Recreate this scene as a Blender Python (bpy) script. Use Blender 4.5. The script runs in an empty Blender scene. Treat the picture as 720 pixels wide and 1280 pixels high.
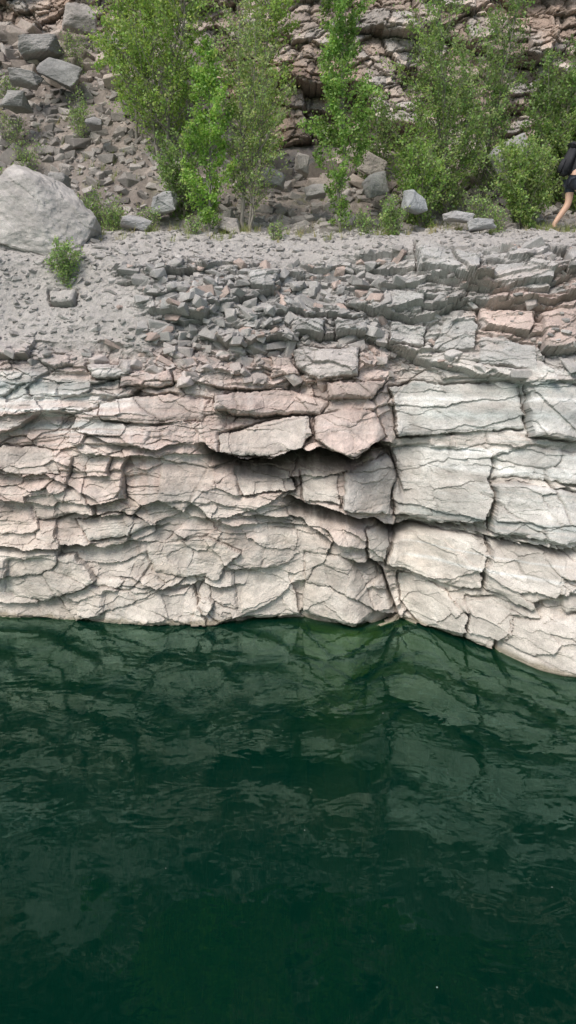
import bpy, bmesh, math, numpy as np
from mathutils import Vector, Matrix
rng = np.random.default_rng(11)
scene = bpy.context.scene
F_ = 1005.0; TH = math.radians(10.5); CZ = 4.0
cT, sT = math.cos(TH), math.sin(TH)

def survey(px, py, Y):
    """photo measurement + known distance -> metres"""
    a = (px-360)/F_; b = -(py-640)/F_
    dy = cT + b*sT; dz = -sT + b*cT
    k = Y/dy
    return a*k, CZ+dz*k

# ------------------------------------------------------------ noise
def h2(i, j, s):
    n = (i.astype(np.int64)*374761393 + j.astype(np.int64)*668265263 + s*1442695041) & 0xffffffff
    n = ((n ^ (n >> 13))*1274126177) & 0xffffffff
    n = ((n ^ (n >> 15))*2246822519) & 0xffffffff
    return ((n ^ (n >> 16)) & 0xffffff)/float(0x1000000)
def vn(u, v, s):
    i = np.floor(u); j = np.floor(v); a = u-i; b = v-j
    a = a*a*(3-2*a); b = b*b*(3-2*b)
    return (h2(i, j, s)*(1-a)+h2(i+1, j, s)*a)*(1-b)+(h2(i, j+1, s)*(1-a)+h2(i+1, j+1, s)*a)*b
def fbm(u, v, s, o=4, g=0.5):
    t = 0; a = 1; n = 0
    for k in range(o):
        t = t+a*(vn(u, v, s+k*17)-0.5); n += a; a *= g; u = u*2.03+3.1; v = v*2.03+1.7
    return t/n*2
def voro(u, v, s, jit=0.9):
    ci = np.floor(u); cj = np.floor(v)
    best = np.full(u.shape, 1e9); bi = np.zeros(u.shape); bj = np.zeros(u.shape)
    bx = np.zeros(u.shape); by = np.zeros(u.shape); P = []
    for di in (-1, 0, 1):
        for dj in (-1, 0, 1):
            I = ci+di; J = cj+dj
            X = I+0.5+jit*(h2(I, J, s)-0.5); Y = J+0.5+jit*(h2(I, J, s+5)-0.5)
            d = (X-u)**2+(Y-v)**2
            P.append((X, Y)); m = d < best
            best = np.where(m, d, best); bi = np.where(m, I, bi); bj = np.where(m, J, bj)
            bx = np.where(m, X, bx); by = np.where(m, Y, by)
    e = np.full(u.shape, 1e9)
    for X, Y in P:
        dx = X-bx; dy = Y-by; L = np.sqrt(dx*dx+dy*dy)
        t = ((X+bx)*0.5-u)*dx+((Y+by)*0.5-v)*dy
        e = np.where(L > 1e-6, np.minimum(e, t/np.maximum(L, 1e-6)), e)
    return bi, bj, e, u-bx, v-by
def sm(a, b, x):
    t = np.clip((x-a)/(b-a), 0, 1); return t*t*(3-2*t)
def mixc(c, col, m):
    return c*(1-m[..., None])+np.array(col)*m[..., None]

def make_mesh(name, V, F, col=None, mat=None, smooth=False):
    me = bpy.data.meshes.new(name)
    V = np.asarray(V, dtype=np.float32); F = np.asarray(F, dtype=np.int32)
    n, k = F.shape
    me.vertices.add(len(V)); me.vertices.foreach_set('co', V.ravel())
    me.loops.add(n*k); me.loops.foreach_set('vertex_index', F.ravel())
    me.polygons.add(n); me.polygons.foreach_set('loop_start', np.arange(0, n*k, k, dtype=np.int32))
    me.polygons.foreach_set('loop_total', np.full(n, k, dtype=np.int32))
    me.update(calc_edges=True)
    me.polygons.foreach_set('use_smooth', np.full(n, smooth, dtype=bool))
    if col is not None:
        a = me.color_attributes.new('Col', 'FLOAT_COLOR', 'POINT')
        c = np.ones((len(V), 4), dtype=np.float32); c[:, :3] = col
        a.data.foreach_set('color', c.ravel())
    ob = bpy.data.objects.new(name, me); scene.collection.objects.link(ob)
    if mat: me.materials.append(mat)
    return ob
def grid_faces(nr, nc, flip=False):
    r, c = np.meshgrid(np.arange(nr-1), np.arange(nc-1), indexing='ij')
    a = (r*nc+c).ravel(); b = a+1; d = a+nc; e = d+1
    return np.stack([a, d, e, b] if flip else [a, b, e, d], 1)

# ------------------------------------------------------------ materials
def new_mat(name):
    m = bpy.data.materials.new(name); m.use_nodes = True
    nt = m.node_tree; nt.nodes.clear()
    out = nt.nodes.new('ShaderNodeOutputMaterial')
    return m, nt, out
def rock_mat(name, bump=0.02, s1=9, s2=60, c1=.2, c2=.26):
    m, nt, out = new_mat(name); N = nt.nodes; L = nt.links
    b = N.new('ShaderNodeBsdfPrincipled'); b.inputs['Roughness'].default_value = 0.92
    b.inputs['Specular IOR Level'].default_value = 0.2
    at = N.new('ShaderNodeAttribute'); at.attribute_name = 'Col'
    tc = N.new('ShaderNodeTexCoord')
    n1 = N.new('ShaderNodeTexNoise'); n1.inputs['Scale'].default_value = s1; n1.inputs['Detail'].default_value = 6; n1.inputs['Roughness'].default_value = 0.7
    n2 = N.new('ShaderNodeTexNoise'); n2.inputs['Scale'].default_value = s2; n2.inputs['Detail'].default_value = 3; n2.inputs['Roughness'].default_value = 0.75
    for n in (n1, n2): L.new(tc.outputs['Object'], n.inputs['Vector'])
    r1 = N.new('ShaderNodeMapRange'); r1.inputs[1].default_value = 0.3; r1.inputs[2].default_value = 0.7; r1.inputs[3].default_value = 1-c1; r1.inputs[4].default_value = 1+c1
    r2 = N.new('ShaderNodeMapRange'); r2.inputs[1].default_value = 0.3; r2.inputs[2].default_value = 0.7; r2.inputs[3].default_value = 1-c2; r2.inputs[4].default_value = 1+c2
    L.new(n1.outputs['Fac'], r1.inputs[0]); L.new(n2.outputs['Fac'], r2.inputs[0])
    mu = N.new('ShaderNodeMath'); mu.operation = 'MULTIPLY'; L.new(r1.outputs[0], mu.inputs[0]); L.new(r2.outputs[0], mu.inputs[1])
    vm = N.new('ShaderNodeVectorMath'); vm.operation = 'SCALE'
    L.new(at.outputs['Color'], vm.inputs[0]); L.new(mu.outputs[0], vm.inputs['Scale'])
    L.new(vm.outputs[0], b.inputs['Base Color'])
    bp = N.new('ShaderNodeBump'); bp.inputs['Strength'].default_value = 0.8; bp.inputs['Distance'].default_value = bump
    ad = N.new('ShaderNodeMath'); ad.operation = 'ADD'; L.new(n1.outputs['Fac'], ad.inputs[0]); L.new(n2.outputs['Fac'], ad.inputs[1])
    L.new(ad.outputs[0], bp.inputs['Height']); L.new(bp.outputs[0], b.inputs['Normal'])
    L.new(b.outputs[0], out.inputs[0]); return m
M_rock = rock_mat('pale_rock', .012, 9, 60, .13, .22); M_rub = rock_mat('broken_rock', 0.012, 14, 90)
M_back = rock_mat('weathered_rock', 0.03, 4, 35)

def plain(name, col, rough=0.8, noise=0.15, scale=40):
    m, nt, out = new_mat(name); N = nt.nodes; L = nt.links
    b = N.new('ShaderNodeBsdfPrincipled'); b.inputs['Roughness'].default_value = rough
    n = N.new('ShaderNodeTexNoise'); n.inputs['Scale'].default_value = scale; n.inputs['Detail'].default_value = 4
    r = N.new('ShaderNodeMapRange'); r.inputs[3].default_value = 1-noise; r.inputs[4].default_value = 1+noise
    L.new(n.outputs['Fac'], r.inputs[0])
    c = N.new('ShaderNodeRGB'); c.outputs[0].default_value = (*col, 1)
    v = N.new('ShaderNodeVectorMath'); v.operation = 'SCALE'; L.new(c.outputs[0], v.inputs[0]); L.new(r.outputs[0], v.inputs['Scale'])
    L.new(v.outputs[0], b.inputs['Base Color']); L.new(b.outputs[0], out.inputs[0]); return m
M_bark = plain('bark', (0.22, 0.20, 0.175), 0.9, 0.3, 30)
def leaf_mat():
    m, nt, out = new_mat('leaf'); N = nt.nodes; L = nt.links
    at = N.new('ShaderNodeAttribute'); at.attribute_name = 'Col'
    d = N.new('ShaderNodeBsdfPrincipled'); d.inputs['Roughness'].default_value = 0.5; d.inputs['Specular IOR Level'].default_value = 0.4
    t = N.new('ShaderNodeBsdfTranslucent'); ad = N.new('ShaderNodeMixShader'); ad.inputs[0].default_value = 0.42
    g = N.new('ShaderNodeVectorMath'); g.operation = 'MULTIPLY'; g.inputs[1].default_value = (1.8, 1.9, 1.2)
    L.new(at.outputs['Color'], d.inputs['Base Color']); L.new(at.outputs['Color'], g.inputs[0]); L.new(g.outputs[0], t.inputs['Color'])
    L.new(d.outputs[0], ad.inputs[1]); L.new(t.outputs[0], ad.inputs[2]); L.new(ad.outputs[0], out.inputs[0]); return m
M_leaf = leaf_mat()

# ------------------------------------------------------------ front cliff
PZ = np.array([-6, -1.5, 0, 1.5, 3.0, 3.9, 4.6, 5.2, 5.6, 5.95, 6.2, 6.46])
PY = np.array([-2.5, -0.5, 0, 0.12, 0.25, 0.4, 0.72, 1.05, 1.35, 1.95, 2.6, 3.9])
PYl = np.array([0, 0, 0, 0, 0, 0, .08, .16, .12, 0, 0, 0])
PYr = np.array([0, 0, 0, 0, 0, -.05, -.25, -.42, -.5, -.45, .1, 0])
BX0 = np.array([-60, -12, -4.6, -3.2, -2, -.5, .13, .97, 1.45, 1.79, 2.1, 2.59, 3.42, 3.75, 6, 14, 60])
BY0 = np.array([16, 13, 12.32, 12.15, 11.93, 12.2, 12.4, 11.75, 12.1, 12.4, 12.0, 11.27, 10.15, 9.95, 9.6, 9.2, 12])
BX = np.arange(-60, 60, .03); BYv = np.interp(BX, BX0, BY0); _k = np.hanning(19); _k /= _k.sum()
BYv = np.convolve(np.pad(BYv, 9, mode='edge'), _k, 'valid')
def Ywall(x, z):
    w = np.interp(z, [0, 1.2, 2, 4, 5.3, 6], [1, .75, .6, .5, .35, .05])
    bx = np.interp(x, BX, BYv)
    return 12+(bx-12)*w+np.interp(z, PZ, PY)+sm(-1.5, -3, x)*np.interp(z, PZ, PYl)+sm(.8, 2.2, x)*np.interp(z, PZ, PYr)
def on_wall(px, py):
    Y = 12.0
    for _ in range(6):
        x, z = survey(px, py, Y); Y = float(Ywall(x, z))
    return x, z
xs = np.arange(-5.3, 5.3, 0.012)
ext = 5.3+np.cumsum(0.012*1.09**np.arange(1, 70)); ext = ext[ext < 55]
xs = np.concatenate([-ext[::-1], xs, ext])
seg = np.concatenate([[0], np.cumsum(np.hypot(np.diff(PZ), np.diff(PY)))])
s0 = np.interp(0, PZ, seg); seg = seg-s0
sA = np.interp(-1.5, PZ, seg); sB = np.interp(4.0, PZ, seg); sEnd = seg[-1]
ss = np.concatenate([np.linspace(seg[0], sA, 20)[:-1], np.arange(sA, 0, 0.03), np.arange(0, sB, 0.0115), np.arange(sB, sEnd, 0.0145)])
bz = np.interp(ss, seg, PZ)
X, S = np.meshgrid(xs, ss); Z = np.interp(S, seg, PZ)
Y = Ywall(X+.12*fbm(X*1.5, S*1.5, 7), Z)
dYz = np.gradient(Y[:, len(xs)//2], ss); dZz = np.gradient(bz, ss)
k = np.ones(25)/25
dYz = np.convolve(np.pad(dYz, 12, mode='edge'), k, 'valid'); dZz = np.convolve(np.pad(dZz, 12, mode='edge'), k, 'valid')
nl = np.hypot(dYz, dZz); ny = -(dZz/nl)[:, None]; nz = (dYz/nl)[:, None]

wx = X+0.34*fbm(X*.8, S*.9, 1)+0.04*fbm(X*5, S*6, 2)+.014*fbm(X*19, S*19, 5, 2)
ws = S+0.20*fbm(X*0.7, S*0.8, 3)+0.032*fbm(X*5, S*7, 4)+.011*fbm(X*20, S*20, 6, 2)+0.05*np.sin(X*0.8)
rub = sm(3.6, 4.3, S+0.5*fbm(X*.9, S*1.1, 9))*(1-.35*sm(1.4, 2.2, X))
gravel = np.clip(sm(5.55, 6.0, S+0.3*fbm(X*2, S*2, 12)-.35*sm(1., 2., X))+sm(-1.9, -2.7, X+0.5*(S-5)+0.8*fbm(X*1.5, S*1.5, 13))*sm(4.0, 4.5, S+.5*fbm(X*1.4, S*2, 14)), 0, 1)
i1, j1, e1, u1, v1 = voro(wx/1.25, ws/0.62, 21)
i2, j2, e2, u2, v2 = voro(wx/0.50+0.3*h2(i1, j1, 3), ws/0.25, 31)
i3, j3, e3, u3, v3 = voro(wx/0.18, ws/0.10, 41)
i4, j4, e4, u4, v4 = voro(wx/0.30, ws/0.30, 51)
i5, j5, e5, u5, v5 = voro(wx/0.07, ws/0.05, 55)
a1 = h2(i1, j1, 61); a2 = h2(i2, j2, 62); a3 = h2(i3, j3, 63); a5 = h2(i5, j5, 68); t2 = h2(i2, j2, 64)-0.5; t3 = h2(i3, j3, 65)-0.5

POLY = [
 ([(497,560),(520,556),(612,566),(612,625),(600,650),(545,648),(492,640)], .10, 'b'),
 ([(500,655),(545,658),(608,676),(603,736),(560,728),(484,706)], .18, 'w'),
 ([(614,674),(660,680),(706,700),(700,735),(665,760),(608,738)], .15, 'w'),
 ([(618,608),(650,600),(722,615),(800,620),(800,690),(690,672),(614,664)], .15, 'b'),
 ([(500,715),(555,735),(580,765),(578,798),(520,775),(498,745)], .12, 'w'),
 ([(584,745),(640,755),(640,775),(615,812),(582,800)], .10, 'w'),
 ([(644,775),(720,768),(800,770),(800,865),(720,848),(680,850),(618,822)], .16, 'w'),
 ([(705,735),(800,700),(800,765),(702,762)], .08, 'w'),
 ([(455,662),(492,655),(480,703),(462,700)], .08, 'w'),
 ([(432,592),(488,566),(497,592),(484,640),(430,633)], .16, 'b'),
 ([(486,480),(580,478),(655,476),(660,533),(500,545)], .06, 'b'),
 ([(664,478),(800,478),(800,560),(664,545)], .07, 'b'),
 ([(616,570),(660,558),(800,575),(800,612),(650,594),(616,602)], .09, 'b'),
 ([(275,542),(330,527),(385,521),(390,545),(375,560),(335,571),(275,562)], .18, 'w'),
 ([(392,521),(430,512),(470,515),(482,545),(440,569),(395,551)], .18, 'p'),
 ([(270,495),(350,484),(412,500),(400,518),(330,520),(270,516)], .14, 'p'),
 ([(365,435),(450,435),(450,468),(400,475),(370,462)], .12, 'g'),
 ([(410,478),(482,474),(468,498),(415,498)], .13, 'p'),
 ([(0,557),(60,562),(75,590),(30,592),(-40,580)], .05, 'w'),
 ([(95,652),(150,640),(195,655),(160,671),(110,673)], .06, 'w'),
 ([(292,584),(360,588),(370,612),(302,616)], .06, 'w'),
 ([(376,588),(424,596),(425,628),(380,622)], .08, 'w'),
 ([(200,570),(262,566),(268,600),(230,640),(200,625)], .05, 'c'),
 ([(125,500),(200,492),(262,500),(255,525),(180,530),(128,522)], .07, 'p'),
 ([(30,620),(100,612),(120,640),(40,650)], .05, 'c'),
 ([(180,680),(262,672),(300,690),(270,722),(190,716)], .06, 'c'),
 ([(10,700),(95,695),(120,725),(60,752),(0,740)], .05, 'c'),
 ([(290,715),(360,705),(372,768),(300,775)], .05, 'c'),
 ([(380,690),(440,700),(470,765),(445,782),(378,762)], .07, 'c'),
 ([(130,740),(240,735),(258,780),(190,782),(128,776)], .05, 'c'),
 ([(520,308),(600,325),(588,355),(520,335)], .16, 'g'),
 ([(480,365),(532,372),(525,391),(482,388)], .14, 'g'),
 ([(600,384),(668,390),(660,416),(600,412)], .12, 'p'),
 ([(674,390),(730,378),(800,390),(800,440),(680,438)], .16, 'p'),
 ([(706,318),(800,318),(800,348),(708,345)], .16, 'g'),
 ([(310,340),(350,340),(345,366),(315,362)], .14, 'g'),
 ([(415,398),(462,398),(458,419),(420,417)], .12, 'g'),
 ([(363,402),(406,404),(400,421),(365,420)], .12, 'g'),
 ([(110,455),(165,452),(160,472),(115,474)], .12, 'g'),
 ([(150,470),(212,462),(215,480),(150,484)], .10, 'p'),
 ([(60,360),(95,362),(92,378),(62,376)], .10, 'g'),
 ([(335,445),(362,447),(372,470),(340,470)], .10, 'p'),
 ([(560,395),(596,400),(590,440),(540,436)], .08, 'g'),
 ([(490,400),(535,404),(530,430),(488,430)], .08, 'g'),
 ([(600,425),(672,430),(668,462),(598,458)], .08, 'g'),
 ([(610,330),(690,338),(688,366),(612,362)], .10, 'g'),
]
pin = np.zeros_like(X); ph = np.zeros_like(X); pcrack = np.zeros_like(X); ptype = np.full(X.shape, -1)
pxw = X+0.07*fbm(X*3, Z*3, 71)+0.022*fbm(X*14, Z*14, 72); pzw = Z+0.06*fbm(X*3, Z*3, 73)+0.02*fbm(X*14, Z*14, 74)
names = ['b', 'w', 'p', 'g', 'c']
prng = np.random.default_rng(5)
for pts, hgt, ty in POLY:
    P = [on_wall(*p) for p in pts]
    x0 = min(p[0] for p in P)-.15; x1 = max(p[0] for p in P)+.15; z0 = min(p[1] for p in P)-.15; z1 = max(p[1] for p in P)+.15
    c0, c1 = np.searchsorted(xs, [x0, x1]); r0, r1 = np.searchsorted(bz, [z0, z1])
    if c1 <= c0 or r1 <= r0: continue
    sl = (slice(r0, r1), slice(c0, c1)); x = pxw[sl]; z = pzw[sl]
    ins = np.zeros(x.shape, bool); d = np.full(x.shape, 1e9)
    for a in range(len(P)):
        (ax, az), (bx_, bz_) = P[a], P[(a+1) % len(P)]
        cond = ((az > z) != (bz_ > z)) & (x < (bx_-ax)*(z-az)/(bz_-az+1e-9)+ax); ins ^= cond
        ex, ez = bx_-ax, bz_-az; t = np.clip(((x-ax)*ex+(z-az)*ez)/(ex*ex+ez*ez), 0, 1)
        d = np.minimum(d, np.hypot(x-ax-t*ex, z-az-t*ez))
    sd = np.where(ins, d, -d)
    zc = (z0+z1)/2; xc = (x0+x1)/2
    m = ins
    er = .05 if ty != 'w' else .08
    prof = hgt*(0.5+0.5*np.sqrt(np.clip(sd/er, 0, 1)))+(zc-z)*prng.uniform(0.05, 0.3)+(x-xc)*prng.uniform(-.18, .18)
    ph[sl] = np.where(m, prof, ph[sl]); pin[sl] = np.where(m, sm(0, .05, sd)*.3+.6, pin[sl]); ptype[sl] = np.where(m, names.index(ty), ptype[sl])
    pcrack[sl] = np.maximum(pcrack[sl], sm(-0.05, -0.005, sd)*(sd < 0)*(.45 if ty == 'c' else 1))
pcrack *= (pin == 0)*sm(-.3, .3, fbm(X*2.2, Z*2.2, 75))

calm = 1-.45*sm(-.2, .3, fbm(X*.6+3, S*.7, 150))*(1-rub)
amp = (1-0.75*pin)*calm
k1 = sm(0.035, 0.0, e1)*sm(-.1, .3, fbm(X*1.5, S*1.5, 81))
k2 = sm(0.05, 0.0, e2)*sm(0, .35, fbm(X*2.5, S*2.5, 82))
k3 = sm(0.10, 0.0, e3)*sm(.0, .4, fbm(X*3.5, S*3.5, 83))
D = np.zeros_like(X)
core = (1-gravel)
D += amp*core*((a1-.5)*0.26 - v1*0.14 + u1*(h2(i1, j1, 66)-.5)*0.28)
D += amp*core*((a2-.5)*(0.12+0.01*rub) - v2*(0.06+0.02*rub)*(0.4+a2) + u2*t2*(0.16))
bed = sm(0, .5, fbm(X*.8, S*1.1, 87))*(1-sm(1.5, 2.0, X)*.6)
for wv, off, am, sd_ in ((.42, h2(i1, j1, 89)*.8, .085, 0), (.19, h2(i2, j2, 90)*.9, .04, 7)):
    f = ws/wv+off+.12*fbm(X*1.8, S*1.8, 86+sd_); fr_ = f-np.floor(f)
    D += amp*core*bed*am*((1-fr_)**1.4-.4)*sm(0, .06, fr_)*(.4+vn(X*1.7, S*2.4, 99+sd_))
m3 = np.clip(0.3+.65*rub+0.6*sm(0.05, .5, fbm(X*0.9, S*1.3, 88)), 0, 1.0)
D += amp*core*m3*((a3-.5)*0.07 - v3*0.03 + u3*t3*0.08)
D += core*(1-.5*pin)*m3*((a5-.5)*.018+u5*(h2(i5, j5, 69)-.5)*.02)
D -= amp*core*(k1*0.07+k2*0.05*(1-.4*pin)+k3*m3*0.025)
D += ph - pcrack*0.13
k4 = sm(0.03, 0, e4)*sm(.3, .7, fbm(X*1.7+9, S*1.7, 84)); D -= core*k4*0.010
D += 0.04*fbm(X*3, S*3, 91)*core+(0.009+.006*rub)*fbm(X*12, S*14, 92, 4)*(1-.5*pin)+0.005*fbm(X*40, S*50, 93, 2)
D += 0.14*fbm(X*0.7, S*0.8, 94)
D += gravel*(0.05*fbm(X*2, S*2, 95)+.012*fbm(X*18, S*18, 96, 3)+0.02*np.maximum(0, 0.45-np.sqrt(u3**2+v3**2))*(a3 > .7)*3)
LIPS = [([(258,558),(300,570),(340,573),(375,563),(400,560),(440,572),(484,552)], .30, .45, .8, .19),
        ([(362,622),(400,631),(440,642),(480,655),(508,650)], .14, .3, .65, .15),
        ([(455,560),(490,556),(504,610)], .0, .2, .25, .16),
        ([(95,650),(150,642),(200,655)], .07, .2, .12, .1), ([(-20,592),(60,594),(130,628)], .06, .2, .10, .1),
        ([(-20,684),(60,686),(115,680)], .08, .2, .16, .08), ([(300,405),(360,395),(460,395)], .08, .15, .08, .1),
        ([(100,540),(160,560),(230,556)], .07, .15, .1, .08),
        ([(150,722),(230,735),(300,728)], .07, .2, .08, .08), ([(500,388),(590,380),(720,376)], .10, .15, .10, .08),
        ([(520,340),(600,362),(720,352)], .08, .12, .08, .08), ([(600,668),(720,682)], .08, .2, .25, .1), ([(490,652),(600,660)], .06, .2, .22, .1),
        ([(440,700),(480,712),(500,770)], .04, .2, .3, .15), ([(300,640),(380,650),(430,690)], .08, .2, .10, .1)]
rshade = np.zeros_like(X)
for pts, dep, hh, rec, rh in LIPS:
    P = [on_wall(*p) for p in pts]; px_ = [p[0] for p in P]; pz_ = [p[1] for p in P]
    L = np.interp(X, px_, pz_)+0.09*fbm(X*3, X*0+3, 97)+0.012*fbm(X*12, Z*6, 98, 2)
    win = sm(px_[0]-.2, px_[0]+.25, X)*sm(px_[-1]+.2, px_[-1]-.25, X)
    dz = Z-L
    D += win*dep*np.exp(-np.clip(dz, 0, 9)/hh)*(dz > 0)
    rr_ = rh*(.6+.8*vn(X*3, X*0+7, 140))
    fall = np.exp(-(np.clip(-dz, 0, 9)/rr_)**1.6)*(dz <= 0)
    D -= win*rec*fall; rshade = np.maximum(rshade, win*fall*min(1, rec*2))
Yd = Y+ny*D; Zd = Z+nz*D

# colour
c = np.zeros(X.shape+(3,))
cream = np.array([.55, .50, .45]); grey = np.array([.375, .362, .35]); mid = np.array([.48, .44, .41])
c[:] = cream
zz = Z+0.5*fbm(X*0.8, Z*0.8, 101)
c = mixc(c, mid, sm(1.9, 3.2, zz)*.8)
c = mixc(c, grey, sm(3.5, 4.3, zz))
pk = sm(-.6, .1, fbm(X*0.7+4, Z*1.1, 102)+.12*(a2-.5))*sm(.5, 2.2, Z)*sm(4.6, 3.9, Z)*sm(2.2, 1.2, X)
c = mixc(c, (.52, .395, .35), pk*.72)
c = mixc(c, (.43, .33, .29), sm(2.3, 3.0, X)*sm(4.0, 4.3, Z)*sm(5.6, 5.0, Z)*(a2 > .4)*.7)
tabs = {'b': ((.435, .435, .415), .6), 'w': ((.56, .525, .475), .5), 'p': ((.53, .42, .375), .45), 'g': ((.39, .385, .375), .6), 'c': ((.55, .50, .445), .4)}
for i, nme in enumerate(names):
    cc, f = tabs[nme]; c = mixc(c, cc, (ptype == i)*f)
c = mixc(c, (.48, .41, .34), sm(.0, .6, fbm(X*1.6, Z*1.6, 120))*sm(2.6, 1.6, Z)*.45)
zb = Z+0.03*fbm(X*1.2, Z*0, 103)+.015*fbm(X*6, Z*6, 133, 2)
b1 = vn(zb*7, zb*0+.5, 104)*.6+vn(zb*21, zb*0+.5, 105)*.4
reg = np.clip(sm(1.5, 2.1, X)*sm(1.3, 2.0, Z)*sm(4.1, 3.8, Z)+.9*sm(-2.0, -3.0, X)*sm(2.6, 3.2, Z)*sm(4.1, 3.8, Z)+.2, 0, 1)
reg *= sm(-.5, .2, fbm(X*1.2, Z*5, 106))
c = mixc(c, (.66, .65, .625), sm(.52, .66, b1)*reg*.8*sm(4.3, 3.9, Z)*(Z > 0))
c = mixc(c, (.31, .345, .335), sm(.46, .32, b1)*reg*.65*sm(4.3, 3.9, Z)*sm(1.2, 1.8, Z))
for (xa, xb, zc, w) in [(1.6, 9, on_wall(600, 500)[1], .035), (1.6, 9, on_wall(600, 566)[1], .06), (1.8, 9, on_wall(600, 588)[1], .05), (-9, -2.0, on_wall(60, 494)[1], .08), (-9, -2.8, on_wall(60, 512)[1], .03), (1.6, 4, on_wall(560, 700)[1], .02), (1.6, 4, on_wall(560, 684)[1], .012)]:
    c = mixc(c, (.68, .68, .66), np.exp(-((zb-zc)/w)**2)*sm(xa, xa+.5, X)*sm(xb, xb-.5, X)*.85*sm(-.8, -.1, fbm(X*1.5, Z*9, 134)))
for (xa, xb, zc, w) in [(1.6, 9, on_wall(600, 520)[1], .09), (-9, -2.3, on_wall(60, 478)[1], .08), (-9, -2.3, on_wall(60, 530)[1], .06)]:
    c = mixc(c, (.32, .35, .34), np.exp(-((zb-zc)/w)**2)*sm(xa, xa+.5, X)*sm(xb, xb-.5, X)*.6)
vs = sm(.1, .5, fbm(X*9, Z*.8, 160, 3))*sm(4.4, 3.6, Z)*sm(-.3, .4, fbm(X*.9, Z*.9, 161))
c = mixc(c, (.65, .635, .60), vs*.22)
vs2 = sm(.15, .5, fbm(X*7+50, Z*.7, 162, 3))*sm(4.4, 3.6, Z); c = mixc(c, (.36, .32, .285), vs2*.2)
lum = 1+0.18*(a2-.5)+.15*(a3-.5)+0.14*(a1-.5)+.35*fbm(X*2, Z*3, 107)+.15*fbm(X*9, Z*14, 137, 3)
c *= lum[..., None]
c = mixc(c, (.38, .335, .30), sm(.1, .6, fbm(X*3, Z*6, 108))*.35)
c = mixc(c, (.395, .37, .35), gravel*.8)
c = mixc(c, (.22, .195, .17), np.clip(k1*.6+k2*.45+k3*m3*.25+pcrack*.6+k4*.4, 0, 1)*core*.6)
c = mixc(c, (.11, .09, .07), np.clip(rshade*1.3, 0, 1)*.85)  # shade under the overhang lips, painted into the recess colour
c = mixc(c, (.20, .17, .11), sm(.10, .02, Z+.05*fbm(X*5, Z*0, 109))*.7)
c = mixc(c, (.34, .36, .08), sm(0.0, -.12, Z))
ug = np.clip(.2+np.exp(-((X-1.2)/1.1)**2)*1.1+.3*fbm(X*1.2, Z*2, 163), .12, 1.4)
c *= np.where(Z < 0, ug*np.clip(np.exp(1.0*np.minimum(Z, 0)), .01, 1), 1)[..., None]  # light lost with water depth, painted into the submerged rock colour
c = np.clip(c, .003, .75)
V = np.stack([X, Yd, Zd], -1)
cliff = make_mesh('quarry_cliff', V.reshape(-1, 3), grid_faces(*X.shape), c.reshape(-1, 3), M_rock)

# ------------------------------------------------------------ bench + scree slope behind
def terr(x, y):
    L = sm(-.3, -2.2, x)
    zl = np.interp(y, [14, 15.2, 15.8, 20.2, 24, 90], [6.05, 6.4, 6.8, 11.4, 12.5, 13])
    zr = np.interp(y, [14, 15.2, 16.2, 18.3, 20, 90], [6.0, 6.35, 6.7, 8.3, 9.5, 10])
    return zl*L+zr*(1-L)
tx = np.concatenate([-np.geomspace(60, 7.2, 40), np.arange(-7, 7, 0.03), np.geomspace(7.2, 60, 40)])
ty = np.concatenate([np.arange(14.0, 21, 0.03), np.geomspace(21.2, 60, 30)])
TX, TY = np.meshgrid(tx, ty)
TZ = terr(TX, TY)+0.18*fbm(TX*.8, TY*.8, 201)*sm(14.6, 16, TY)+0.06*fbm(TX*3, TY*3, 202)+.03*fbm(TX*12, TY*12, 203)-0.12*sm(15.6, 15.0, TY)
ti, tj, te, tu, tv = voro(TX/.16, TY/.16, 204); th = h2(ti, tj, 205)
TZ += np.maximum(0, .4-np.hypot(tu, tv))*th*.08*sm(15.2, 16, TY)
tc_ = np.zeros(TX.shape+(3,)); tc_[:] = (.265, .23, .205)
tc_ *= (1+.5*(th-.5)+.5*fbm(TX*1.5, TY*1.5, 206))[..., None]
tc_ = mixc(tc_, (.34, .315, .295), sm(16, 15.2, TY))
tc_ = mixc(tc_, (.10, .13, .04), sm(.25, .6, fbm(TX*1.3, TY*1.3, 207))*.5*sm(15.5, 16.5, TY))
terrain = make_mesh('scree_ground', np.stack([TX, TY, TZ], -1).reshape(-1, 3), grid_faces(*TX.shape), np.clip(tc_, .02, .6).reshape(-1, 3), M_rub)
def ground(x, y):
    q = int(np.clip(np.searchsorted(tx, x), 0, len(tx)-1)); z = float(np.interp(y, ty, TZ[:, q])) if y >= 14 else -9
    q = int(np.clip(np.searchsorted(xs, x), 0, len(xs)-1)); m = ss > 4.2
    yy = np.maximum.accumulate(Yd[m, q])
    if y <= yy[-1]: z = max(z, float(np.interp(y, yy, Zd[m, q])))
    return z

# ------------------------------------------------------------ back cliff
def Yback(x): return np.interp(x, [-60, -8, -4, -1.5, 0, 2, 5, 9, 60], [26, 20.5, 19.9, 19.2, 18.3, 18.1, 18.0, 17, 20])
bx = np.concatenate([-np.geomspace(60, 8.6, 40), np.arange(-8.5, 8.5, .025), np.geomspace(8.6, 60, 40)])
bs = np.concatenate([np.arange(5.5, 13.0, .022), np.arange(13, 18.5, .06)])
QX, QZ = np.meshgrid(bx, bs)
qw = QX+.3*fbm(QX*.7, QZ*.7, 301)+.07*fbm(QX*5, QZ*5, 302)+.03*fbm(QX*15, QZ*15, 305, 2); qz = QZ+.2*fbm(QX*.5, QZ*.8, 303)+.05*fbm(QX*6, QZ*6, 304)+.02*fbm(QX*15, QZ*15, 306, 2)
A = voro(qw/1.4, qz/1.0, 311); B = voro(qw/.55, qz/.38, 312); C = voro(qw/.22, qz/.16, 313)
ha, hb, hc = [h2(q[0], q[1], 320+i) for i, q in enumerate((A, B, C))]
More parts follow.
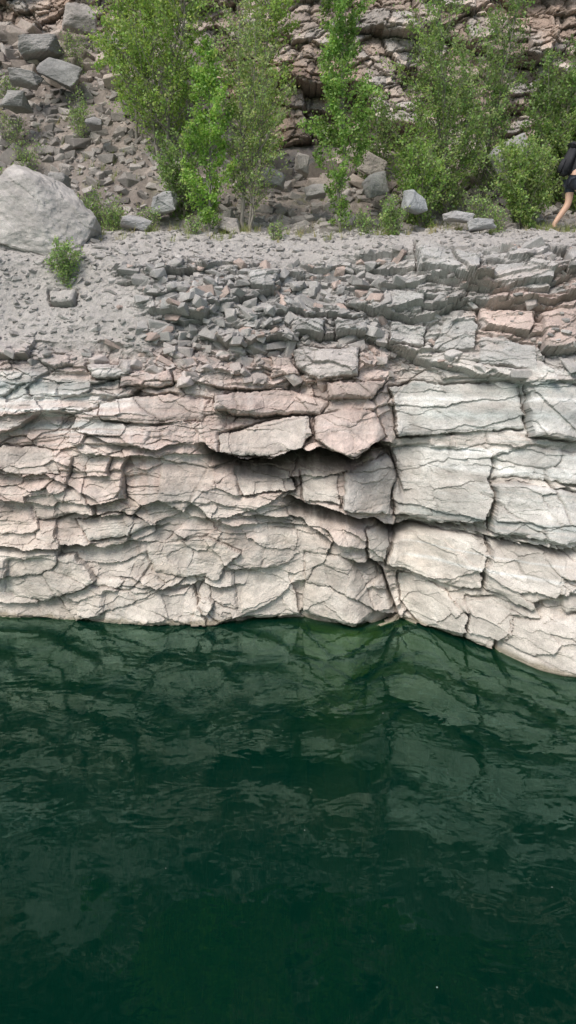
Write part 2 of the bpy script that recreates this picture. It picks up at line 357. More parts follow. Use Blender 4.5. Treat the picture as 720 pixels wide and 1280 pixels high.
Q = (ha-.5)*.7-A[4]*.25+A[3]*.4*(h2(A[0], A[1], 329)-.5)+(hb-.5)*.22-B[4]*.08*(.5+hb)+B[3]*.26*(h2(B[0], B[1], 330)-.5)+(hc-.5)*.08-C[4]*.03+C[3]*.1*(h2(C[0], C[1], 331)-.5)
Q -= sm(.05, 0, A[2])*.10+sm(.08, 0, B[2])*.06+sm(.12, 0, C[2])*.03
Q += .05*fbm(QX*4, QZ*5, 331)+.4*fbm(QX*.5, QZ*.4, 336)
QY = Yback(QX)-Q+(QZ-7)*.2
qc = np.zeros(QX.shape+(3,)); qc[:] = (.39, .31, .26)
qc = mixc(qc, (.35, .325, .30), sm(.2, .8, hb)); qc = mixc(qc, (.45, .375, .32), (hc > .7)*.6)
qc = mixc(qc, (.46, .33, .26), sm(0, .5, fbm(QX*.8, QZ*.8, 332))*.7)
qc *= (1+.5*(hb-.5)+.3*(hc-.5)+.4*fbm(QX*1.5, QZ*2.5, 333))[..., None]
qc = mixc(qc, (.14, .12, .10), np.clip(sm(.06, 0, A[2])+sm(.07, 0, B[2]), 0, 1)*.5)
bc = make_mesh('rock_face', np.stack([QX, QY, QZ], -1).reshape(-1, 3), grid_faces(*QX.shape), np.clip(qc, .02, .6).reshape(-1, 3), M_back)
px_ = np.linspace(-120, 120, 60); py_ = np.concatenate([np.linspace(19.6, 30, 12), np.geomspace(32, 400, 14)])
GX, GY = np.meshgrid(px_, py_); GZ = 18.1+.5*fbm(GX*.1, GY*.1, 340)
gc = np.zeros(GX.shape+(3,)); gc[:] = (.12, .13, .06)
make_mesh('plateau_ground', np.stack([GX, GY, GZ], -1).reshape(-1, 3), grid_faces(*GX.shape), gc.reshape(-1, 3), M_rub)

# ------------------------------------------------------------ loose rocks
def proto(seed):
    r = np.random.default_rng(seed); bm = bmesh.new()
    for sx in (-1, 1):
        for sy in (-1, 1):
            for sz in (-1, 1):
                if r.random() < .45:
                    for _ in range(2): bm.verts.new((sx*r.uniform(.2, 1), sy*r.uniform(.2, 1), sz*r.uniform(.4, 1)))
                else: bm.verts.new((sx*r.uniform(.5, 1), sy*r.uniform(.5, 1), sz*r.uniform(.5, 1)))
    bm.verts.new((r.uniform(-1.2, 1.2), 0, 0)); bm.verts.new((0, r.uniform(-1.2, 1.2), 0))
    bmesh.ops.convex_hull(bm, input=bm.verts)
    loose = [v for v in bm.verts if not v.link_faces]; bmesh.ops.delete(bm, geom=loose, context='VERTS')
    bmesh.ops.bevel(bm, geom=bm.edges[:], offset=.06, segments=1, affect='EDGES')
    bmesh.ops.triangulate(bm, faces=bm.faces[:]); bm.verts.ensure_lookup_table(); bm.verts.index_update()
    v = np.array([x.co[:] for x in bm.verts]); f = np.array([[w.index for w in g.verts] for g in bm.faces]); bm.free(); return v, f
PROT = [proto(i) for i in range(30)]
def rot(ax, ay, az):
    ca, sa, cb, sb, cc, sc = math.cos(ax), math.sin(ax), math.cos(ay), math.sin(ay), math.cos(az), math.sin(az)
    return np.array([[cc, -sc, 0], [sc, cc, 0], [0, 0, 1]])@np.array([[cb, 0, sb], [0, 1, 0], [-sb, 0, cb]])@np.array([[1, 0, 0], [0, ca, -sa], [0, sa, ca]])
class Bag:
    def __init__(s): s.v = []; s.f = []; s.c = []; s.n = 0
    def add(s, v, f, col):
        s.v.append(v); s.f.append(f+s.n); s.n += len(v)
        s.c.append(np.broadcast_to(np.asarray(col), (len(v), 3)))
    def rock(s, p, sc, R, col):
        v, f = PROT[rng.integers(30)]; s.add((v*sc)@R.T+p, f, col)
    def make(s, name, mat, smooth=False):
        return make_mesh(name, np.concatenate(s.v), np.concatenate(s.f), np.concatenate(s.c), mat, smooth)
bag = Bag()
colmask = np.where((xs > -5.3) & (xs < 5.3))[0]
rowsU = np.where((ss > 3.7) & (ss < 6.0))[0]
n = 0
while n < 1150:
    r = rng.choice(rowsU); q = rng.choice(colmask)
    if gravel[r, q] > .5 and rng.random() < .9: continue
    if pin[r, q] > .5: continue
    if X[r, q] < -2.4 and rng.random() < .6: continue
    if X[r, q] > 1.5 and rng.random() < .75: continue
    if rng.random() > .15+.85*rub[r, q]: continue
    n += 1
    a = 0.03+.12*rng.random()**2.4
    sc = np.array([a*rng.uniform(.9, 1.5), a*rng.uniform(.7, 1.1), a*rng.uniform(.35, .75)])
    g = rng.uniform(.8, 1.2); base = c[r, q]*.55+np.array([.41, .395, .38])*.45
    if rng.random() < .15: base = np.array([.45, .36, .32])
    bag.rock(V[r, q]+np.array([0, .03, 0]), sc, rot(rng.normal(0, .4), rng.normal(0, .4), rng.normal(0, .8)), base*g)
bag.make('cliff_rubble', M_rub)
bag = Bag(); n = 0
rows = np.where(ss > 4.1)[0]
while n < 8500:
    r = rng.choice(rows); q = rng.choice(colmask)
    if gravel[r, q] < .3 and rng.random() < .75: continue
    n += 1; a = .006+.055*rng.random()**5.5
    bag.rock(V[r, q], np.array([a*1.2, a*.9, a*.45])*rng.uniform(.8, 1.4), rot(*rng.normal(0, .35, 3)), np.array([.39, .37, .352])*rng.uniform(.65, 1.2))
bag.make('gravel', M_rub)
bag = Bag()
for _ in range(5800):
    x = rng.uniform(-7, 6.5); y = rng.uniform(15.0, 19.8)
    if y > Yback(x)-.05: continue
    big = rng.random() < .06
    a = .02+.10*rng.random()**3+(.12*rng.random() if big else 0)
    bag.rock(np.array([x, y, ground(x, y)]), np.array([a*1.3, a, a*.7])*rng.uniform(.8, 1.2), rot(*rng.normal(0, .4, 3)), np.array([.31, .285, .265])*rng.uniform(.6, 1.4))
for _ in range(260):
    x = rng.uniform(-7, 7); y0 = float(Yback(x)); z0 = float(terr(np.array(x), np.array(y0)))
    a = .08+.22*rng.random()**2; dy = rng.random()*1.2
    bag.rock(np.array([x, y0-dy, ground(x, y0-dy)+a*.3]), np.array([a*1.4, a, a*.7]), rot(*rng.normal(0, .3, 3)), np.array([.36, .31, .275])*rng.uniform(.6, 1.3))
bag.make('scree_rocks', M_rub)
def site(px, Y):
    x, z = survey(px, 285, Y); return x, Y, ground(x, Y)

# ------------------------------------------------------------ boulders
def boulder(name, px, py, Y, w, d, h, seed, col, tilt=(0, 0, 0), pts=None):
    r = np.random.default_rng(seed); bm = bmesh.new()
    if pts is None:
        pts = [(sx*r.uniform(.4, 1), sy*r.uniform(.4, 1), sz*r.uniform(.4, 1)) for sx in (-1, 1) for sy in (-1, 1) for sz in (-1, 1)]+[(r.uniform(-1, 1)*.6, r.uniform(-1, 1)*.6, 1) for _ in range(2)]+[(r.uniform(-1.1, 1.1), -.9, r.uniform(-.5, .5)) for _ in range(2)]
    for p in pts: bm.verts.new(p)
    bmesh.ops.convex_hull(bm, input=bm.verts)
    bmesh.ops.delete(bm, geom=[v for v in bm.verts if not v.link_faces], context='VERTS')
    bmesh.ops.bevel(bm, geom=bm.edges[:], offset=.05, segments=1, affect='EDGES', profile=.6)
    bmesh.ops.triangulate(bm, faces=bm.faces[:])
    for _ in range(4 if w < 1.2 else 6): 
        lo = [e for e in bm.edges if e.calc_length() > (.1 if w < 1.2 else .05)]
        if lo: bmesh.ops.subdivide_edges(bm, edges=lo, cuts=1); bmesh.ops.triangulate(bm, faces=bm.faces[:])
    bm.verts.index_update(); bm.normal_update()
    v = np.array([x.co[:] for x in bm.verts]); nn = np.array([x.normal[:] for x in bm.verts]); f = np.array([[q.index for q in g.verts] for g in bm.faces]); bm.free()
    dd = .06*fbm(v[:, 0]*2+v[:, 1], v[:, 2]*2+seed, seed)+.04*fbm(v[:, 0]*7+v[:, 1]*5, v[:, 2]*7, seed+3)
    vo = voro((v[:, 0]+v[:, 1]*.5)*1.6, v[:, 2]*2.2+v[:, 0]*.8, seed+7); dd += (h2(vo[0], vo[1], 9)-.5)*.05
    v = v+nn*dd[:, None]; v = (v*np.array([w/2, d/2, h/2]))@rot(*tilt).T
    x, z = survey(px, py, Y); v += np.array([x, Y, z])
    cc = np.array(col)*(1+.35*fbm(v[:, 0]*3, v[:, 2]*3+v[:, 1]*2, seed+9)+.15*(h2(vo[0], vo[1], 19)-.5))[:, None]
    return make_mesh(name, v, f, cc, M_rock)
boulder('boulder', 56, 276, 14.3, 1.95, 1.5, 1.45, 3, (.43, .405, .385), (0, .35, 0),
        pts=[(-1, -.6, -.6), (-.9, -.7, .35), (-.75, 0, .95), (-.2, -.8, .75), (.1, .2, 1), (.9, -.5, .45), (1, .1, .3), (.95, -.7, -.2), (.5, -.9, -.8), (-.5, -.8, -.9), (0, .9, -.7), (-.8, .8, 0), (.8, .8, -.5), (.2, -1, -.2)])
for a in [(75, 92, 18.2, .95, .7, .6, 5, (.29, .285, .28), (0, .3, .2)), (50, 60, 18.9, 1.0, .8, .5, 6, (.27, .26, .25), (0, -.2, 0)),
          (22, 128, 17.2, .6, .6, .35, 7, (.29, .28, .27), (0, .1, 0)), (378, 206, 16.6, .38, .35, .42, 8, (.42, .38, .35), (0, 0, .3)),
          (466, 210, 16.6, .5, .5, .42, 9, (.44, .39, .35), (0, .4, 0)), (470, 232, 16.0, .45, .4, .45, 10, (.35, .34, .33), (0, -.3, .2)),
          (640, 195, 15.6, .8, .6, .55, 12, (.42, .41, .40), (0, -.5, .2)), (517, 254, 14.9, .42, .4, .38, 13, (.32, .33, .34), (0, .3, .4)),
          (340, 225, 16.2, .5, .5, .35, 14, (.35, .34, .33), (0, .2, 0)), (395, 240, 15.8, .45, .4, .3, 15, (.37, .35, .34), (0, -.1, 0)),
          (170, 280, 14.7, .55, .4, .26, 16, (.36, .35, .35), (0, .1, .3)), (208, 255, 15.3, .7, .5, .4, 17, (.33, .33, .33), (0, -.2, 0)),
          (287, 283, 14.9, .5, .4, .3, 18, (.42, .38, .36), (0, .2, 0)), (575, 272, 14.6, .6, .4, .2, 19, (.37, .36, .36), (0, .1, 0)),
          (118, 155, 16.9, .4, .4, .25, 20, (.29, .28, .28), (0, .1, 0)), (600, 281, 14.2, .5, .4, .2, 21, (.33, .33, .33), (0, -.1, 0)),
          (250, 240, 15.7, .6, .5, .4, 22, (.31, .30, .30), (0, .2, .2)), (72, 232, 15.6, .5, .5, .4, 23, (.29, .28, .27), (0, .1, 0)),
          (100, 25, 19.6, .9, .6, .6, 24, (.36, .33, .31), (0, .2, 0)), (150, 60, 18.9, .6, .5, .4, 25, (.30, .28, .27), (0, .2, 0)), (30, 100, 17.8, .7, .5, .35, 26, (.27, .26, .25), (0, .2, 0))]:
    boulder('boulder', *a)

# ------------------------------------------------------------ trees
def tube(bag, pts, r0, r1, sides=5):
    pts = np.array(pts); n = len(pts); t = np.gradient(pts, axis=0); t /= np.linalg.norm(t, axis=1)[:, None]+1e-9
    up = np.array([.3, 1, .1]); a = np.cross(t, up); a /= np.linalg.norm(a, axis=1)[:, None]+1e-9; b = np.cross(t, a)
    rr = np.linspace(r0, r1, n); an = np.arange(sides)*2*math.pi/sides
    v = (pts[:, None]+rr[:, None, None]*(np.cos(an)[None, :, None]*a[:, None]+np.sin(an)[None, :, None]*b[:, None])).reshape(-1, 3)
    f = [[i*sides+j, i*sides+(j+1) % sides, (i+1)*sides+(j+1) % sides, (i+1)*sides+j] for i in range(n-1) for j in range(sides)]
    bag.add(v, np.array(f), (1, 1, 1))
def leafmesh(C_, size, col, r, var=.2):
    n = len(C_)
    t = r.normal(size=(n, 3)); t[:, 2] -= .5; t /= np.linalg.norm(t, axis=1)[:, None]
    q = r.normal(size=(n, 3)); b = np.cross(t, q); b /= np.linalg.norm(b, axis=1)[:, None]
    s = size*r.uniform(.6, 1.25, n)[:, None]
    v = np.stack([C_-t*s*.5, C_+b*s*.38-t*s*.05, C_+t*s*.55, C_-b*s*.38-t*s*.05], 1).reshape(-1, 3)
    f = np.arange(n*4).reshape(n, 4)
    cc = np.array(col)[None]*np.clip(1+r.normal(0, var, (n, 1)), .5, 1.6)*(1+r.normal(0, .07, (n, 3)))
    return v, f, np.repeat(cc, 4, 0)
def tree(name, x, y, z, H, R, seed, nleaf=9000, col=(.085, .15, .03), stems=1, start=.12, up=1.1, peak=.35, leaf=.055, trunk=.03, lean=(0, 0), clump=.5):
    r = np.random.default_rng(seed); wood = Bag(); tw = []
    for s in range(stems):
        az = r.uniform(0, 6.28); off = (0 if stems == 1 else R*.45)
        h = H*(1 if s == 0 else r.uniform(.6, .95)); n = 14; T = np.linspace(0, 1, n)
        ln = np.array([lean[0]+math.cos(az)*off, lean[1]+math.sin(az)*off])
        wob = np.cumsum(r.normal(0, .012*h, (n, 2)), 0)*.6; wob[0] = 0
        P = np.stack([x+ln[0]*T**1.2+wob[:, 0]+(math.cos(az)*.05 if stems > 1 else 0), y+ln[1]*T**1.2+wob[:, 1], z-.15+(h+.15)*T], 1)
        tube(wood, P, trunk*(1 if s == 0 else .7), .004, 6)
        nb = int(30*h/3+12)
        for b in range(nb):
            t = start+(0.98-start)*(b+r.random())/nb
            o = np.array([np.interp(t, T, P[:, i]) for i in range(3)])
            pr = math.sin(math.pi*min(1, (t/peak*.5) if t < peak else .5+.5*(t-peak)/(1-peak)))**.7+.12
            L = R*pr*r.uniform(1-clump, 1.25)/(1 if stems == 1 else 1.25)
            a = b*2.4+r.uniform(-.5, .5); d = np.array([math.cos(a), math.sin(a), up*r.uniform(.6, 1.3)]); d /= np.linalg.norm(d)
            L2 = L*math.sqrt(1+up*up)*.8
            K = np.linspace(0, 1, 6)[:, None]
            Q_ = o+d*L2*K+np.array([0, 0, .12*L2])*K**2+np.cumsum(r.normal(0, .03*L2, (6, 3)), 0)*K
            tube(wood, Q_, trunk*.3*(1-t*.6), .0025, 4); tw.append((Q_[1:], L2))
            for sb in range(r.integers(2, 5)):
                k0 = r.uniform(.25, .9); o2 = o+(Q_[-1]-o)*k0; d2 = d+r.normal(0, .6, 3); d2 /= np.linalg.norm(d2)
                l = L2*r.uniform(.2, .45); q2 = o2+d2*l*np.linspace(0, 1, 4)[:, None]
                tube(wood, q2, .004, .0015, 3); tw.append((q2, l))
    w = np.array([t[1]*(r.random()**1.6+.05) for t in tw]); w /= w.sum(); cnt = r.multinomial(nleaf, w); C_ = []; bri = []
    for (q, l), k_ in zip(tw, cnt):
        if k_ == 0: continue
        u = r.uniform(.0, 1, k_)*(len(q)-1); i = np.minimum(u.astype(int), len(q)-2); f = (u-i)[:, None]
        C_.append(q[i]*(1-f)+q[i+1]*f+r.normal(0, .03+.03*l, (k_, 3))); bri.append(np.full(k_, np.clip(1+r.normal(0, .22), .6, 1.5)))
    C_ = np.concatenate(C_); bri = np.concatenate(bri)
    v, f, cc = leafmesh(C_, leaf, col, r); cc = np.clip(cc*np.repeat(bri, 4)[:, None], .01, .5)
    W_ = np.concatenate(wood.v); Wf = np.concatenate(wood.f)
    ob = make_mesh(name, np.concatenate([W_, v]), np.concatenate([Wf, f+len(W_)]), np.concatenate([np.ones((len(W_), 3))*.15, cc]), M_bark)
    ob.data.materials.append(M_leaf)
    mi = np.zeros(len(Wf)+len(f), dtype=np.int32); mi[len(Wf):] = 1; ob.data.polygons.foreach_set('material_index', mi)
    return ob
G1 = (.26, .365, .11); G2 = (.285, .37, .15); G3 = (.19, .275, .10)
def T(name, px, Y, H, R, seed, **k):
    x, y, z = site(px, Y); return tree(name, x, y, z, H, R, seed, **k)
T('poplar_tree', 262, 14.7, 3.1, .48, 1, nleaf=10500, col=(.25, .39, .10), leaf=.05, peak=.3, up=1.3, start=.04)
T('aspen_tree', 308, 14.9, 3.9, .74, 2, nleaf=8500, col=G2, stems=3, leaf=.045, peak=.5, start=.14, trunk=.04)
T('poplar_tree', 430, 14.8, 4.4, .52, 3, nleaf=13000, col=(.22, .335, .10), leaf=.05, peak=.3, up=1.6, start=.03)
T('birch_tree', 205, 16.6, 4.3, 1.2, 4, nleaf=16000, col=G1, leaf=.055, stems=3, trunk=.05)
T('birch_tree', 175, 17.4, 4.0, .9, 5, nleaf=9000, col=G1, leaf=.06, trunk=.04, lean=(.2, 0))
T('birch_tree', 320, 17.0, 4.6, .8, 6, nleaf=8000, col=G1, leaf=.055, trunk=.05)
T('willow_shrub', 562, 15.8, 4.0, 1.0, 7, nleaf=14500, col=(.25, .345, .13), stems=4, leaf=.05, start=.05, up=1.3)
T('willow_shrub', 530, 15.4, 1.8, .65, 8, nleaf=7000, col=(.26, .375, .12), stems=5, leaf=.05, start=.05)
T('willow_shrub', 600, 16.6, 4.3, .7, 9, nleaf=7000, col=G3, stems=3, leaf=.05, start=.05, up=1.3)
T('alder_bush', 685, 16.6, 2.9, .8, 10, nleaf=11000, col=G3, stems=4, leaf=.055, start=.03)
T('alder_bush', 655, 15.1, 1.45, .66, 11, nleaf=9000, col=(.25, .345, .12), stems=5, leaf=.05, start=.03)
T('alder_bush', 722, 16.1, 1.9, .6, 14, nleaf=7500, col=(.21, .30, .10), stems=5, leaf=.05, start=.03)
T('alder_bush', 225, 15.5, 1.5, .5, 12, nleaf=4000, col=G3, stems=4, leaf=.05, start=.03)
T('alder_bush', 465, 17.0, 1.9, .45, 13, nleaf=3000, col=G3, stems=3, leaf=.05)
for i, (px, Y, H, R, nl) in enumerate([(80, 13.35, .62, .26, 1500), (112, 15.2, .75, .25, 900), (142, 14.8, .4, .22, 700), (490, 14.6, .62, .24, 1500), (345, 14.4, .3, .12, 300), (185, 15.0, .4, .2, 500),
                              (40, 16.6, .6, .3, 500), (108, 17.4, 1.0, .3, 900), (20, 17.2, .7, .3, 500), (460, 14.5, .35, .2, 500), (65, 16.0, .35, .18, 300), (130, 15.2, .5, .3, 600), (2, 15.9, .8, .2, 500), (240, 14.5, .3, .15, 300), (620, 14.4, .4, .2, 500), (600, 15.0, .6, .3, 900), (105, 19.0, .9, .4, 900), (25, 18.2, .6, .3, 500)]):
    T('small_shrub', px, Y, H, R, 40+i, nleaf=nl, col=(.26, .37, .14), stems=5, leaf=.04, start=.05, trunk=.006, peak=.5)
gb = Bag()
for _ in range(340):
    x = rng.uniform(-6, 5.5); y = rng.uniform(14.2, 18.0)
    if rng.random() < .5: y = rng.uniform(14.1, 15.6)
    z = ground(x, y)
    cl = np.array([.24, .28, .10]) if rng.random() < .7 else np.array([.36, .32, .18])
    for k in range(14):
        a = rng.uniform(0, 6.28); h = rng.uniform(.05, .2); d = np.array([math.cos(a), math.sin(a), 0]); s = np.array([-d[1], d[0], 0])*.004
        o = np.array([x, y, z-.02])+d*rng.uniform(0, .05); tip = o+d*h*.5+np.array([0, 0, h]); md = o+d*h*.15+np.array([0, 0, h*.6])
        gb.add(np.array([o-s, o+s, md+s*.7, md-s*.7]), np.array([[0, 1, 2, 3]]), cl); gb.add(np.array([md-s*.7, md+s*.7, tip+s*.1, tip-s*.1]), np.array([[0, 1, 2, 3]]), cl)
gb.make('grass_tufts', M_leaf)

# ------------------------------------------------------------ hiker
M_skin = plain('skin', (.58, .37, .27), .55, .06); M_black = plain('black_fabric', (.018, .019, .024), .8, .3, 90)
M_navy = plain('shorts_fabric', (.03, .035, .05), .85, .2, 60); M_hair = plain('hair', (.05, .03, .02), .6, .3, 120); M_shoe = plain('shoe', (.06, .055, .05), .7, .2); M_eye = plain('eye', (.02, .015, .01), .2, .05); M_lip = plain('lip', (.35, .13, .1), .5, .05)
hx, hy, hz = site(712, 14.45)
root = bpy.data.objects.new('hiker', None); scene.collection.objects.link(root); root.location = (hx, hy, hz-.01); root.empty_display_size = .2; root.scale = (.94, .94, .94)
def skin(name, verts, edges, radii, mat, sub=2, rootv=0):
    me = bpy.data.meshes.new(name); me.from_pydata(verts, edges, []); ob = bpy.data.objects.new(name, me); scene.collection.objects.link(ob); ob.parent = root
    m = ob.modifiers.new('s', 'SKIN'); m.use_smooth_shade = True
    for i, r in enumerate(radii):
        me.skin_vertices[0].data[i].radius = (r if isinstance(r, tuple) else (r, r)); me.skin_vertices[0].data[i].use_root = (i == rootv)
    s = ob.modifiers.new('u', 'SUBSURF'); s.levels = sub; s.render_levels = sub; me.materials.append(mat); return ob
V_ = [(0, 0, .92), (.05, 0, 1.08), (.13, 0, 1.26), (.19, 0, 1.40), (.235, 0, 1.47), (.29, 0, 1.56), (.31, 0, 1.66),
      (0, .09, .86), (-.02, .10, .50), (-.27, .10, .14), (-.20, .10, .06),
      (0, -.09, .86), (.26, -.10, .56), (.24, -.10, .12), (.34, -.10, .05),
      (.18, .17, 1.37), (.05, .23, 1.13), (.27, .22, 1.03), (.33, .215, 1.01),
      (.18, -.17, 1.37), (.00, -.25, 1.16), (.22, -.27, 1.06), (.28, -.265, 1.04)]
E_ = [(0, 1), (1, 2), (2, 3), (3, 4), (4, 5), (5, 6), (0, 7), (7, 8), (8, 9), (9, 10), (0, 11), (11, 12), (12, 13), (13, 14), (3, 15), (15, 16), (16, 17), (17, 18), (3, 19), (19, 20), (20, 21), (21, 22)]
R_ = [.12, .12, .13, .10, .055, .085, .075, .09, .065, .045, .03, .09, .065, .045, .03, .055, .045, .03, .026, .055, .045, .03, .026]
skin('body', V_, E_, R_, M_skin)
skin('shirt', [V_[0], V_[1], V_[2], V_[3], V_[15], (.13, .195, 1.26), V_[19], (.10, -.205, 1.28)], [(0, 1), (1, 2), (2, 3), (3, 4), (4, 5), (3, 6), (6, 7)], [.135, .138, .148, .115, .07, .06, .07, .06], M_black)
skin('shorts', [(0, 0, .95), V_[7], (-.015, .10, .66), V_[11], (.17, -.10, .70)], [(0, 1), (1, 2), (0, 3), (3, 4)], [.13, .105, .085, .105, .085], M_navy)
for i, (a, b) in enumerate([((-.28, .10, .10), (-.14, .10, .03)), ((.22, -.10, .05), (.40, -.10, .04))]):
    skin('shoe_%d' % (i+1), [a, ((a[0]+b[0])/2, a[1], (a[2]+b[2])/2+.01), b], [(0, 1), (1, 2)], [.05, .048, .038], M_shoe)
for side, w, name in ((.215, (.33, .215, 1.01), 'left'), (-.265, (.28, -.265, 1.04), 'right')):
    x, y, z = w; s = 1 if side > 0 else -1
    skin(name+'_palm', [(x, y, z), (x+.045, y, z-.012), (x+.08, y, z-.02)], [(0, 1), (1, 2)], [.022, (.018, .036), (.016, .038)], M_skin)
    for k, (o, L) in enumerate([(-.03, .065), (-.01, .075), (.01, .07), (.03, .055)]):
        skin('%s_finger_%d' % (name, k+1), [(x+.07, y+o, z-.018), (x+.08+L*.45, y+o, z-.025), (x+.085+L*.75, y+o, z-.05), (x+.08+L*.7, y+o, z-.075)], [(0, 1), (1, 2), (2, 3)], [.0095, .009, .008, .007], M_skin, 1)
    skin(name+'_thumb', [(x+.02, y-s*.02, z-.015), (x+.045, y-s*.05, z-.02), (x+.075, y-s*.055, z-.04)], [(0, 1), (1, 2)], [.012, .011, .009], M_skin, 1)
def ell(name, c, r, mat, cut=None):
    bm = bmesh.new(); bmesh.ops.create_uvsphere(bm, u_segments=24, v_segments=16, radius=1)
    for v in bm.verts: v.co = Vector((v.co.x*r[0], v.co.y*r[1], v.co.z*r[2]))
    if cut: cut(bm)
    for f in bm.faces: f.smooth = True
    me = bpy.data.meshes.new(name); bm.to_mesh(me); bm.free(); me.materials.append(mat); o = bpy.data.objects.new(name, me); o.location = c; o.parent = root; scene.collection.objects.link(o); return o
def headshape(bm):
    for v in bm.verts:
        if v.co.z < 0: v.co.y *= 1+v.co.z*2.4; v.co.x += .02*(-v.co.z/.1) if v.co.x > 0 else .035*(-v.co.z/.1)
        if v.co.x > .08 and abs(v.co.y) < .02 and -.04 < v.co.z < .015: v.co.x += .018
ell('head', (.325, 0, 1.64), (.098, .075, .118), M_skin, headshape)
def haircut(bm):
    bmesh.ops.delete(bm, geom=[v for v in bm.verts if v.co.x > .055 and v.co.z < .055 or v.co.z < -.07], context='VERTS')
ell('hair', (.318, 0, 1.655), (.105, .084, .118), M_hair, haircut)
for s in (-1, 1):
    ell('ear', (.315, s*.078, 1.63), (.018, .008, .03), M_skin); ell('eye', (.412, s*.03, 1.645), (.009, .013, .008), M_eye)
ell('nose', (.428, 0, 1.622), (.016, .012, .022), M_skin)
ell('mouth', (.412, 0, 1.578), (.009, .022, .006), M_lip)
def box(name, c, d, ry, mat, bev=.03, taper=0):
    bm = bmesh.new(); bmesh.ops.create_cube(bm, size=1)
    for v in bm.verts:
        t = 1-taper*(v.co.z+.5); v.co = Vector((v.co.x*d[0]*t, v.co.y*d[1]*t, v.co.z*d[2]))
    bmesh.ops.bevel(bm, geom=bm.edges[:], offset=bev, segments=3, affect='EDGES')
    for f in bm.faces: f.smooth = True
    me = bpy.data.meshes.new(name); bm.to_mesh(me); bm.free(); me.materials.append(mat); o = bpy.data.objects.new(name, me); o.location = c; o.rotation_euler = (0, ry, 0); o.parent = root; scene.collection.objects.link(o)
box('backpack_body', (-.09, 0, 1.22), (.2, .30, .50), .38, M_black, .05, .2)
box('backpack_pocket', (-.21, 0, 1.15), (.08, .22, .26), .38, M_black, .03, .15)
box('backpack_lid', (.0, 0, 1.47), (.22, .27, .09), .38, M_black, .035)
for s in (-1, 1):
    skin('backpack_strap', [(.03, s*.10, 1.45), (.16, s*.11, 1.52), (.30, s*.11, 1.40), (.26, s*.13, 1.22), (.04, s*.14, 1.06)], [(0, 1), (1, 2), (2, 3), (3, 4)], [(.012, .028)]*5, M_black)

# ------------------------------------------------------------ water
m, nt, out = new_mat('lake_water'); N = nt.nodes; L = nt.links
tc = N.new('ShaderNodeTexCoord'); mp = N.new('ShaderNodeMapping'); mp.inputs['Scale'].default_value = (1, 1.1, 1); L.new(tc.outputs['Object'], mp.inputs[0])
n1 = N.new('ShaderNodeTexNoise'); n1.inputs['Scale'].default_value = 2.2; n1.inputs['Detail'].default_value = 2; n1.inputs['Distortion'].default_value = .6; L.new(mp.outputs[0], n1.inputs['Vector'])
n2 = N.new('ShaderNodeTexNoise'); n2.inputs['Scale'].default_value = 8; n2.inputs['Detail'].default_value = 1; L.new(mp.outputs[0], n2.inputs['Vector'])
ml = N.new('ShaderNodeMath'); ml.operation = 'MULTIPLY_ADD'; ml.inputs[1].default_value = .12; L.new(n2.outputs['Fac'], ml.inputs[0]); L.new(n1.outputs['Fac'], ml.inputs[2])
bp = N.new('ShaderNodeBump'); bp.inputs['Strength'].default_value = 1; bp.inputs['Distance'].default_value = .0065; L.new(ml.outputs[0], bp.inputs['Height'])
fr = N.new('ShaderNodeFresnel'); fr.inputs['IOR'].default_value = 1.37; L.new(bp.outputs[0], fr.inputs['Normal'])
gl = N.new('ShaderNodeBsdfGlossy'); gl.inputs['Roughness'].default_value = .002; gl.inputs['Color'].default_value = (.66, 1, .82, 1); L.new(bp.outputs[0], gl.inputs['Normal'])
df = N.new('ShaderNodeBsdfDiffuse'); df.inputs['Color'].default_value = (.0003, .030, .018, 1)
tr = N.new('ShaderNodeBsdfTransparent'); tr.inputs['Color'].default_value = (.60, .82, .46, 1)
mx = N.new('ShaderNodeMixShader'); mx.inputs[0].default_value = .55; L.new(tr.outputs[0], mx.inputs[1]); L.new(df.outputs[0], mx.inputs[2])
m2 = N.new('ShaderNodeMixShader'); L.new(fr.outputs[0], m2.inputs[0]); L.new(mx.outputs[0], m2.inputs[1]); L.new(gl.outputs[0], m2.inputs[2])
L.new(m2.outputs[0], out.inputs['Surface'])
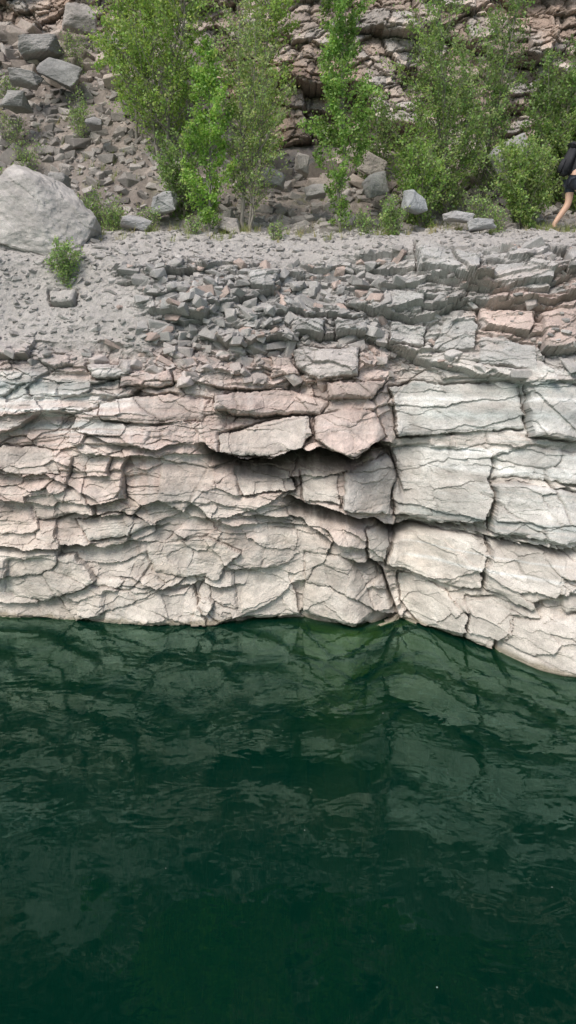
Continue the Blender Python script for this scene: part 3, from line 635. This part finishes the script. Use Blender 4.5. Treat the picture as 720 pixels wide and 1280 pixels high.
wv = np.array([[-150, -150, 0], [150, -150, 0], [150, 14, 0], [-150, 14, 0]])
make_mesh('lake_water', wv, np.array([[0, 1, 2, 3]]), None, m)
bd = np.array([[-150, -150, -5.8], [150, -150, -5.8], [150, 20, -5.8], [-150, 20, -5.8]])
make_mesh('lake_bed', bd, np.array([[0, 1, 2, 3]]), np.tile(np.array([.0005, .008, .005]), (4, 1)), M_rub)
sb = Bag()
for _ in range(40):
    x = rng.uniform(-4.5, 4.5); y = rng.uniform(4.5, 11); a = rng.uniform(.003, .006)
    an = np.arange(6)*math.pi/3; sb.add(np.stack([x+a*np.cos(an), y+a*1.3*np.sin(an), np.full(6, .004)], 1), np.array([[0, 1, 2], [0, 2, 3], [0, 3, 4], [0, 4, 5]]), (.4, .4, .35))
sb.make('floating_specks', M_rub)

# ------------------------------------------------------------ light, sky, camera
el = math.radians(52); az = math.atan2(-.45, -.7)
wd = bpy.data.worlds.new('World'); scene.world = wd; wd.use_nodes = True; nt = wd.node_tree
bg = nt.nodes['Background']; sk = nt.nodes.new('ShaderNodeTexSky'); sk.sky_type = 'NISHITA'; sk.sun_disc = False
sk.sun_elevation = el; sk.sun_rotation = az; sk.dust_density = 3.0
nt.links.new(sk.outputs[0], bg.inputs[0]); bg.inputs[1].default_value = .14
sd = bpy.data.lights.new('sun', 'SUN'); sd.energy = 2.7; sd.angle = math.radians(28); sd.color = (1, .945, .875)
so = bpy.data.objects.new('sun', sd); scene.collection.objects.link(so)
dv = Vector((math.sin(az)*math.cos(el), math.cos(az)*math.cos(el), math.sin(el))); so.rotation_euler = dv.to_track_quat('Z', 'Y').to_euler(); so.location = dv*30
cam = bpy.data.cameras.new('camera'); co = bpy.data.objects.new('camera', cam); scene.collection.objects.link(co)
co.location = (0, 0, CZ); co.rotation_euler = (math.radians(90)-TH, 0, 0)
cam.sensor_fit = 'VERTICAL'; cam.sensor_height = 36; cam.lens = F_/1280*36; cam.clip_end = 1000; scene.camera = co
scene.view_settings.view_transform = 'Standard'; scene.view_settings.look = 'None'; scene.view_settings.exposure = 0
